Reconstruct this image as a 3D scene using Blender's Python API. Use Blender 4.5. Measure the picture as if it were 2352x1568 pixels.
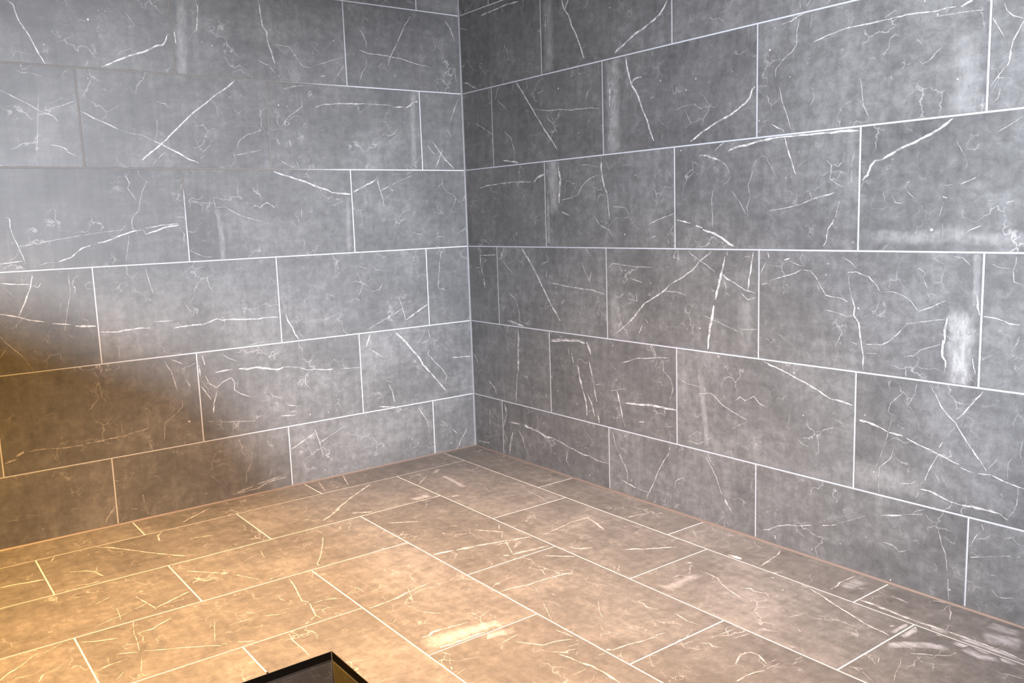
import bpy, bmesh, math, random
from mathutils import Matrix, Vector, noise

for _o in list(bpy.data.objects):
    bpy.data.objects.remove(_o)
SC = bpy.context.scene
COL = SC.collection

# ---------------------------------------------------------------- camera
cam_data = bpy.data.cameras.new('camera')
cam_data.sensor_width = 36.0
cam_data.lens = 1983.87 / 2352.0 * 36.0
cam_data.clip_start = 0.02
cam = bpy.data.objects.new('camera', cam_data)
COL.objects.link(cam)
RX = Vector((0.7979265, -0.6018640, -0.0327573))
DN = Vector((-0.1117906, -0.0943665, -0.9892410))
FW = Vector((0.5922974, 0.7930036, -0.1425803))
cam.matrix_world = Matrix(((RX.x, -DN.x, -FW.x, -1.957118),
                           (RX.y, -DN.y, -FW.y, -2.894514),
                           (RX.z, -DN.z, -FW.z, 0.933424),
                           (0, 0, 0, 1)))
SC.camera = cam

# ---------------------------------------------------------------- world, lamps, exposure
world = bpy.data.worlds.new('room_ambient')
SC.world = world
world.use_nodes = True
world.node_tree.nodes['Background'].inputs[0].default_value = (0.62, 0.76, 1.0, 1)
world.node_tree.nodes['Background'].inputs[1].default_value = 0.09


def lamp(name, kind, loc, target, energy, colour, **kw):
    d = bpy.data.lights.new(name, kind)
    d.energy = energy
    d.color = colour
    for k, v in kw.items():
        setattr(d, k, v)
    o = bpy.data.objects.new(name, d)
    COL.objects.link(o)
    o.location = loc
    o.rotation_euler = (Vector(target) - Vector(loc)).to_track_quat('-Z', 'Y').to_euler()
    return o


# cool twin-head work lamp behind the camera: one head on each wall; an added, unseen partition cuts the light
# off towards the lower end of the left wall
lamp('cool_work_lamp', 'SPOT', (-1.64, -3.9, 1.30), (-1.32, 0.0, 0.72), 880, (0.88, 0.92, 1.0),
     spot_size=math.radians(43), spot_blend=1.0, shadow_soft_size=0.03)
lamp('cool_work_lamp', 'SPOT', (-1.60, -3.9, 1.30), (0.0, -1.58, 0.86), 960, (0.84, 0.90, 1.0),
     spot_size=math.radians(56), spot_blend=1.0, shadow_soft_size=0.03)
# two warm ceiling downlights: over the left limb of the platform and over its front edge
lamp('warm_downlight', 'SPOT', (-1.95, -1.10, 2.26), (-1.88, -1.03, 0.0), 530, (1.0, 0.475, 0.02),
     spot_size=math.radians(82), spot_blend=1.0, shadow_soft_size=0.05)
lamp('warm_downlight', 'SPOT', (-1.14, -1.60, 2.26), (-0.99, -1.17, 0.0), 560, (1.0, 0.74, 0.58),
     spot_size=math.radians(76), spot_blend=1.0, shadow_soft_size=0.05)

SC.view_settings.view_transform = 'Standard'
SC.view_settings.look = 'None'
SC.view_settings.gamma = 1.0
SC.view_settings.use_curve_mapping = False
SC.view_settings.exposure = 1.0

# ---------------------------------------------------------------- materials


class NT:
    """tiny helper around a node tree"""

    def __init__(self, name):
        self.mat = bpy.data.materials.new(name)
        self.mat.use_nodes = True
        self.t = self.mat.node_tree
        self.t.nodes.clear()
        self.out = self.n('ShaderNodeOutputMaterial')

    def n(self, kind, **kw):
        nd = self.t.nodes.new(kind)
        for k, v in kw.items():
            setattr(nd, k, v)
        return nd

    def l(self, a, b):
        self.t.links.new(a, b)

    def put(self, sock, v):
        if hasattr(v, 'is_linked'):
            self.l(v, sock)
        else:
            sock.default_value = v

    def m(self, op, a, b=None, c=None, clamp=False):
        nd = self.n('ShaderNodeMath', operation=op)
        nd.use_clamp = clamp
        self.put(nd.inputs[0], a)
        if b is not None:
            self.put(nd.inputs[1], b)
        if c is not None:
            self.put(nd.inputs[2], c)
        return nd.outputs[0]

    def vm(self, op, a, b):
        nd = self.n('ShaderNodeVectorMath', operation=op)
        self.put(nd.inputs[0], a)
        self.put(nd.inputs[1], b)
        return nd.outputs[0]

    def noise(self, vec, scale, detail=4.0, rough=0.55, dist=0.0):
        nd = self.n('ShaderNodeTexNoise')
        self.l(vec, nd.inputs['Vector'])
        nd.inputs['Scale'].default_value = scale
        nd.inputs['Detail'].default_value = detail
        nd.inputs['Roughness'].default_value = rough
        nd.inputs['Distortion'].default_value = dist
        return nd.outputs[0]

    def ramp(self, fac, stops, interp='LINEAR'):
        nd = self.n('ShaderNodeValToRGB')
        nd.color_ramp.interpolation = interp
        el = nd.color_ramp.elements
        while len(el) < len(stops):
            el.new(0.5)
        for e, (p, c) in zip(el, stops):
            e.position = p
            e.color = (c, c, c, 1) if not isinstance(c, tuple) else c + (1,)
        self.l(fac, nd.inputs[0])
        return nd.outputs[0]

    def step(self, v, lo, hi):
        nd = self.n('ShaderNodeMapRange', interpolation_type='SMOOTHSTEP')
        self.put(nd.inputs[0], v)
        self.put(nd.inputs[1], lo)
        self.put(nd.inputs[2], hi)
        return nd.outputs[0]

    def mix(self, fac, a, b):
        nd = self.n('ShaderNodeMix', data_type='RGBA')
        self.put(nd.inputs[0], fac)
        for s, v in ((nd.inputs[6], a), (nd.inputs[7], b)):
            self.put(s, v + (1,) if isinstance(v, tuple) else v)
        return nd.outputs[2]

    def principled(self, **kw):
        nd = self.n('ShaderNodeBsdfPrincipled')
        for k, v in kw.items():
            self.put(nd.inputs[k.replace('_', ' ')], v + (1,) if isinstance(v, tuple) else v)
        return nd


def stone_nodes(t, tint=None):
    """colour, roughness and relief of the stone-look tile; each tile shifts the pattern by its own random number"""
    tc = t.vm('MULTIPLY', t.n('ShaderNodeTexCoord').outputs['Object'], (1.0, 1.0, 0.0))
    rnd = t.n('ShaderNodeObjectInfo').outputs['Random']
    off = t.n('ShaderNodeCombineXYZ')
    t.l(t.m('MULTIPLY', rnd, 91.0), off.inputs[0])
    t.l(t.m('MULTIPLY', rnd, 57.0), off.inputs[1])
    v = t.vm('ADD', tc, off.outputs[0])
    cloud = t.noise(v, 4.2, 5, 0.62, 0.5)
    mott = t.noise(v, 34, 9, 0.74, 0.3)
    grain = t.noise(v, 260, 3, 0.7)
    streak = t.noise(t.vm('MULTIPLY', v, (1.0, 0.07, 1.0)), 42, 4, 0.6)
    streak2 = t.noise(t.vm('MULTIPLY', v, (0.07, 1.0, 1.0)), 55, 4, 0.6)
    a = t.m('MULTIPLY', cloud, 0.34)
    a = t.m('MULTIPLY_ADD', mott, 0.36, a)
    a = t.m('MULTIPLY_ADD', streak, 0.12, a)
    a = t.m('MULTIPLY_ADD', streak2, 0.07, a)
    a = t.m('MULTIPLY_ADD', grain, 0.10, a)
    a = t.m('ADD', a, t.m('MULTIPLY_ADD', rnd, 0.05, -0.025))
    base = t.ramp(a, [(0.36, (0.047, 0.0455, 0.0455)), (0.5, (0.085, 0.082, 0.081)), (0.65, (0.152, 0.147, 0.145))])
    if tint:
        base = t.vm('MULTIPLY', base, tint)
    # fine crusty veinlets, only in scattered patches
    warp = t.n('ShaderNodeTexNoise')
    t.l(v, warp.inputs['Vector'])
    warp.inputs['Scale'].default_value = 14
    warp.inputs['Detail'].default_value = 5
    wv = t.n('ShaderNodeVectorMath', operation='MULTIPLY_ADD')
    t.l(warp.outputs['Color'], wv.inputs[0])
    wv.inputs[1].default_value = (0.11, 0.11, 0.11)
    t.l(v, wv.inputs[2])
    vo = t.n('ShaderNodeTexVoronoi', feature='DISTANCE_TO_EDGE')
    t.l(wv.outputs[0], vo.inputs['Vector'])
    vo.inputs['Scale'].default_value = 11
    ln = t.step(vo.outputs['Distance'], 0.022, 0.004)
    patch = t.step(t.noise(v, 9, 3, 0.5), 0.50, 0.66)
    fine = t.m('MULTIPLY', ln, patch)
    vo2 = t.n('ShaderNodeTexVoronoi', feature='DISTANCE_TO_EDGE')
    t.l(wv.outputs[0], vo2.inputs['Vector'])
    vo2.inputs['Scale'].default_value = 46
    ln2 = t.step(vo2.outputs['Distance'], 0.07, 0.01)
    patch2 = t.step(t.noise(v, 12, 4, 0.6), 0.60, 0.70)
    fine2 = t.m('MULTIPLY', t.m('MULTIPLY', ln2, patch2), 0.7)
    fine = t.m('MAXIMUM', fine, fine2)
    # pin-point light flecks
    vs = t.n('ShaderNodeTexVoronoi', feature='F1')
    t.l(v, vs.inputs['Vector'])
    vs.inputs['Scale'].default_value = 21
    dot = t.step(vs.outputs['Distance'], 0.055, 0.03)
    sep = t.n('ShaderNodeSeparateColor')
    t.l(vs.outputs['Color'], sep.inputs[0])
    rare = t.step(sep.outputs[0], 0.86, 0.90)
    dot = t.m('MULTIPLY', dot, rare)
    base = t.mix(t.m('MULTIPLY', fine, 0.48), base, (0.30, 0.285, 0.28))
    base = t.mix(t.m('MULTIPLY', dot, 0.55), base, (0.40, 0.385, 0.37))
    rough = t.m('MULTIPLY_ADD', mott, 0.26, 0.46)
    bump = t.n('ShaderNodeBump')
    bump.inputs['Strength'].default_value = 0.12
    bump.inputs['Distance'].default_value = 0.002
    t.l(mott, bump.inputs['Height'])
    return base, rough, bump.outputs[0], v


def stone_material(name, tint=None):
    t = NT(name)
    base, rough, nrm, v = stone_nodes(t, tint)
    p = t.principled(Base_Color=base, Roughness=rough, IOR=1.5, Normal=nrm)
    t.l(p.outputs[0], t.out.inputs[0])
    return t.mat


def vein_material(name, colour, wide, tint=None):
    """light mineral veins / cloudy bands: soft-edged inlay following the strip's own UV"""
    t = NT(name)
    uv = t.n('ShaderNodeUVMap', uv_map='strip')
    par = t.n('ShaderNodeUVMap', uv_map='param')
    su = t.n('ShaderNodeSeparateXYZ')
    t.l(uv.outputs[0], su.inputs[0])
    sp = t.n('ShaderNodeSeparateXYZ')
    t.l(par.outputs[0], sp.inputs[0])
    base, rough, nrm, v = stone_nodes(t, tint)
    su2 = t.m('MULTIPLY', t.m('MULTIPLY', su.outputs[0], su.outputs[0]), sp.outputs[1])
    d = t.m('SQRT', t.m('MULTIPLY_ADD', su.outputs[1], su.outputs[1], su2))   # round for flecks
    if wide:
        n1 = t.noise(v, 26, 7, 0.68, 0.6)
        n2 = t.noise(t.vm('MULTIPLY', v, (1.0, 0.35, 1.0)), 60, 6, 0.72)
        wob = t.m('MULTIPLY_ADD', n1, 1.7, -0.85)
        d = t.m('ADD', d, wob)
        prof = t.step(d, 0.95, 0.15)
        ends = t.m('ADD', t.m('ABSOLUTE', su.outputs[0]), t.m('MULTIPLY', wob, 0.35))
        prof = t.m('MULTIPLY', prof, t.step(t.m('ABSOLUTE', su.outputs[1]), 1.0, 0.6))   # fades before the strip border
        prof = t.m('MULTIPLY', prof, t.m('MULTIPLY', t.step(ends, 0.98, 0.6), t.step(t.m('ABSOLUTE', su.outputs[0]), 1.0, 0.85)))
        brk = t.m('MULTIPLY_ADD', t.step(t.m('MULTIPLY_ADD', n2, 0.6, t.m('MULTIPLY', n1, 0.4)), 0.38, 0.62), 0.7, 0.3)
    else:
        n1 = t.noise(v, 210, 4, 0.6)
        d = t.m('ADD', d, t.m('MULTIPLY_ADD', n1, 0.7, -0.35))
        prof = t.step(d, 0.92, 0.30)
        brk = t.m('MULTIPLY_ADD', t.step(t.noise(v, 44, 5, 0.72), 0.40, 0.58), 0.72, 0.28)
    al = t.m('MULTIPLY', t.m('MULTIPLY', prof, brk), sp.outputs[0], clamp=True)
    p = t.principled(Base_Color=t.mix(al, base, colour), Roughness=rough, IOR=1.5, Normal=nrm)
    t.l(p.outputs[0], t.out.inputs[0])
    return t.mat


def grout_material(name, colour, dark, lo, hi):
    t = NT(name)
    tc = t.n('ShaderNodeTexCoord').outputs['Object']
    n1 = t.noise(tc, 2.3, 3, 0.5)
    n2 = t.noise(tc, 120, 4, 0.7)
    c = t.mix(t.step(n1, lo, hi), colour, dark)
    c = t.mix(t.m('MULTIPLY', n2, 0.25), c, tuple(x * 0.7 for x in colour))
    p = t.principled(Base_Color=c, Roughness=0.8)
    b = t.n('ShaderNodeBump')
    b.inputs['Strength'].default_value = 0.3
    b.inputs['Distance'].default_value = 0.001
    t.l(n2, b.inputs['Height'])
    t.l(b.outputs[0], p.inputs['Normal'])
    t.l(p.outputs[0], t.out.inputs[0])
    return t.mat


def left_grout_material():
    """pale grout that stayed brownish and stained in the upper far end of the left wall"""
    t = NT('pale_grout_stained')
    tc = t.n('ShaderNodeTexCoord').outputs['Object']
    s = t.n('ShaderNodeSeparateXYZ')
    t.l(tc, s.inputs[0])
    n1 = t.noise(tc, 5.0, 4, 0.6)
    n2 = t.noise(tc, 120, 4, 0.7)
    edge = t.m('MULTIPLY_ADD', n1, 0.5, -0.25)
    # object origin is the room corner: x runs to minus, z up
    k = t.m('ADD', t.m('MULTIPLY', s.outputs[0], -1.0), edge)
    kz = t.m('ADD', s.outputs[2], edge)
    stain = t.m('MULTIPLY', t.step(k, 0.42, 0.78), t.step(kz, 0.93, 1.05))
    c = t.mix(stain, (0.34, 0.34, 0.355), (0.10, 0.085, 0.076))
    c = t.mix(t.m('MULTIPLY', n2, 0.25), c, (0.3, 0.29, 0.28))
    p = t.principled(Base_Color=c, Roughness=0.8)
    t.l(p.outputs[0], t.out.inputs[0])
    return t.mat


def plain_material(name, colour, rough, bump_scale=0.0):
    t = NT(name)
    tc = t.n('ShaderNodeTexCoord').outputs['Object']
    n1 = t.noise(tc, 18, 5, 0.6)
    c = t.mix(n1, tuple(x * 0.88 for x in colour), tuple(min(1, x * 1.12) for x in colour))
    p = t.principled(Base_Color=c, Roughness=rough)
    t.l(p.outputs[0], t.out.inputs[0])
    return t.mat


BROWN = (1.02, 0.965, 0.91)     # tints the floor tiles slightly browner than the wall tiles
M_STONE = stone_material('satin_dark_stone_tile')
M_STONE_F = stone_material('satin_brown_stone_tile', BROWN)
M_VEIN = vein_material('pale_mineral_vein', (0.52, 0.49, 0.48), False)
M_BAND = vein_material('cloudy_pale_band', (0.36, 0.345, 0.335), True)
M_HAZE = vein_material('dried_grout_haze', (0.40, 0.385, 0.39), True, BROWN)
M_VEIN_F = vein_material('pale_mineral_vein_floor', (0.52, 0.485, 0.46), False, BROWN)
M_GROUT_L = left_grout_material()
M_GROUT_R = grout_material('pale_grout', (0.34, 0.34, 0.36), (0.29, 0.29, 0.31), 0.35, 0.7)
M_GROUT_F = grout_material('pale_floor_grout', (0.40, 0.38, 0.36), (0.33, 0.30, 0.275), 0.45, 0.75)
M_SIL_G = plain_material('grey_silicone', (0.155, 0.152, 0.158), 0.45)
M_SIL_B = plain_material('taupe_silicone', (0.105, 0.080, 0.068), 0.45)
M_BLACK = plain_material('black_edge_profile', (0.004, 0.0035, 0.0035), 0.7)
M_BLACK.node_tree.nodes['Principled BSDF'].inputs['Specular IOR Level'].default_value = 0.12
M_PLASTER = plain_material('white_plaster', (0.62, 0.61, 0.59), 0.8)

# ---------------------------------------------------------------- builders
GAP = 0.0042      # grout joint width
STEP = 0.006


def new_obj(name, me, parent=None, mats=()):
    for m in mats:
        me.materials.append(m)
    o = bpy.data.objects.new(name, me)
    COL.objects.link(o)
    if parent is not None:
        o.parent = parent
    return o


def boxes(name, bxs, mat, bevel=0.0):
    """one mesh from several boxes (x0,y0,z0,x1,y1,z1), origin at the room corner"""
    bm = bmesh.new()
    for x0, y0, z0, x1, y1, z1 in bxs:
        vs = [bm.verts.new(p) for p in ((x0, y0, z0), (x1, y0, z0), (x1, y1, z0), (x0, y1, z0),
                                        (x0, y0, z1), (x1, y0, z1), (x1, y1, z1), (x0, y1, z1))]
        for f in ((0, 3, 2, 1), (4, 5, 6, 7), (0, 1, 5, 4), (1, 2, 6, 5), (2, 3, 7, 6), (3, 0, 4, 7)):
            bm.faces.new([vs[i] for i in f])
    if bevel:
        bmesh.ops.bevel(bm, geom=list(bm.edges), offset=bevel, segments=2, affect='EDGES')
    me = bpy.data.meshes.new(name)
    bm.to_mesh(me)
    bm.free()
    return new_obj(name, me, None, (mat,))


def structure(o, label, cat):
    o['kind'] = 'structure'
    o['label'] = label
    o['category'] = cat
    return o


def bead(name, a, b, u, v, r, mat):
    """concave silicone fillet along the edge a-b, legs r along u and v"""
    a, b, u, v = Vector(a), Vector(b), Vector(u), Vector(v)
    prof = [Vector((0, 0)), Vector((1, 0)), Vector((0.62, 0.10)), Vector((0.36, 0.36)), Vector((0.10, 0.62)), Vector((0, 1))]
    n = max(2, int((b - a).length / 0.03))
    verts, faces = [], []
    k = len(prof)
    for i in range(n + 1):
        c = a.lerp(b, i / n)
        rr = r * (1 + 0.22 * noise.noise(c * 9.0))
        for q in prof:
            verts.append(c + u * (q.x * rr) + v * (q.y * rr))
    for i in range(n):
        for j in range(k):
            faces.append((i * k + j, i * k + (j + 1) % k, (i + 1) * k + (j + 1) % k, (i + 1) * k + j))
    faces.append(tuple(range(k)))
    faces.append(tuple(n * k + j for j in reversed(range(k))))
    me = bpy.data.meshes.new(name)
    me.from_pydata([tuple(x) for x in verts], [], faces)
    bm = bmesh.new()
    bm.from_mesh(me)
    bmesh.ops.recalc_face_normals(bm, faces=list(bm.faces))
    bm.to_mesh(me)
    bm.free()
    return new_obj(name, me, None, (mat,))


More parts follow.
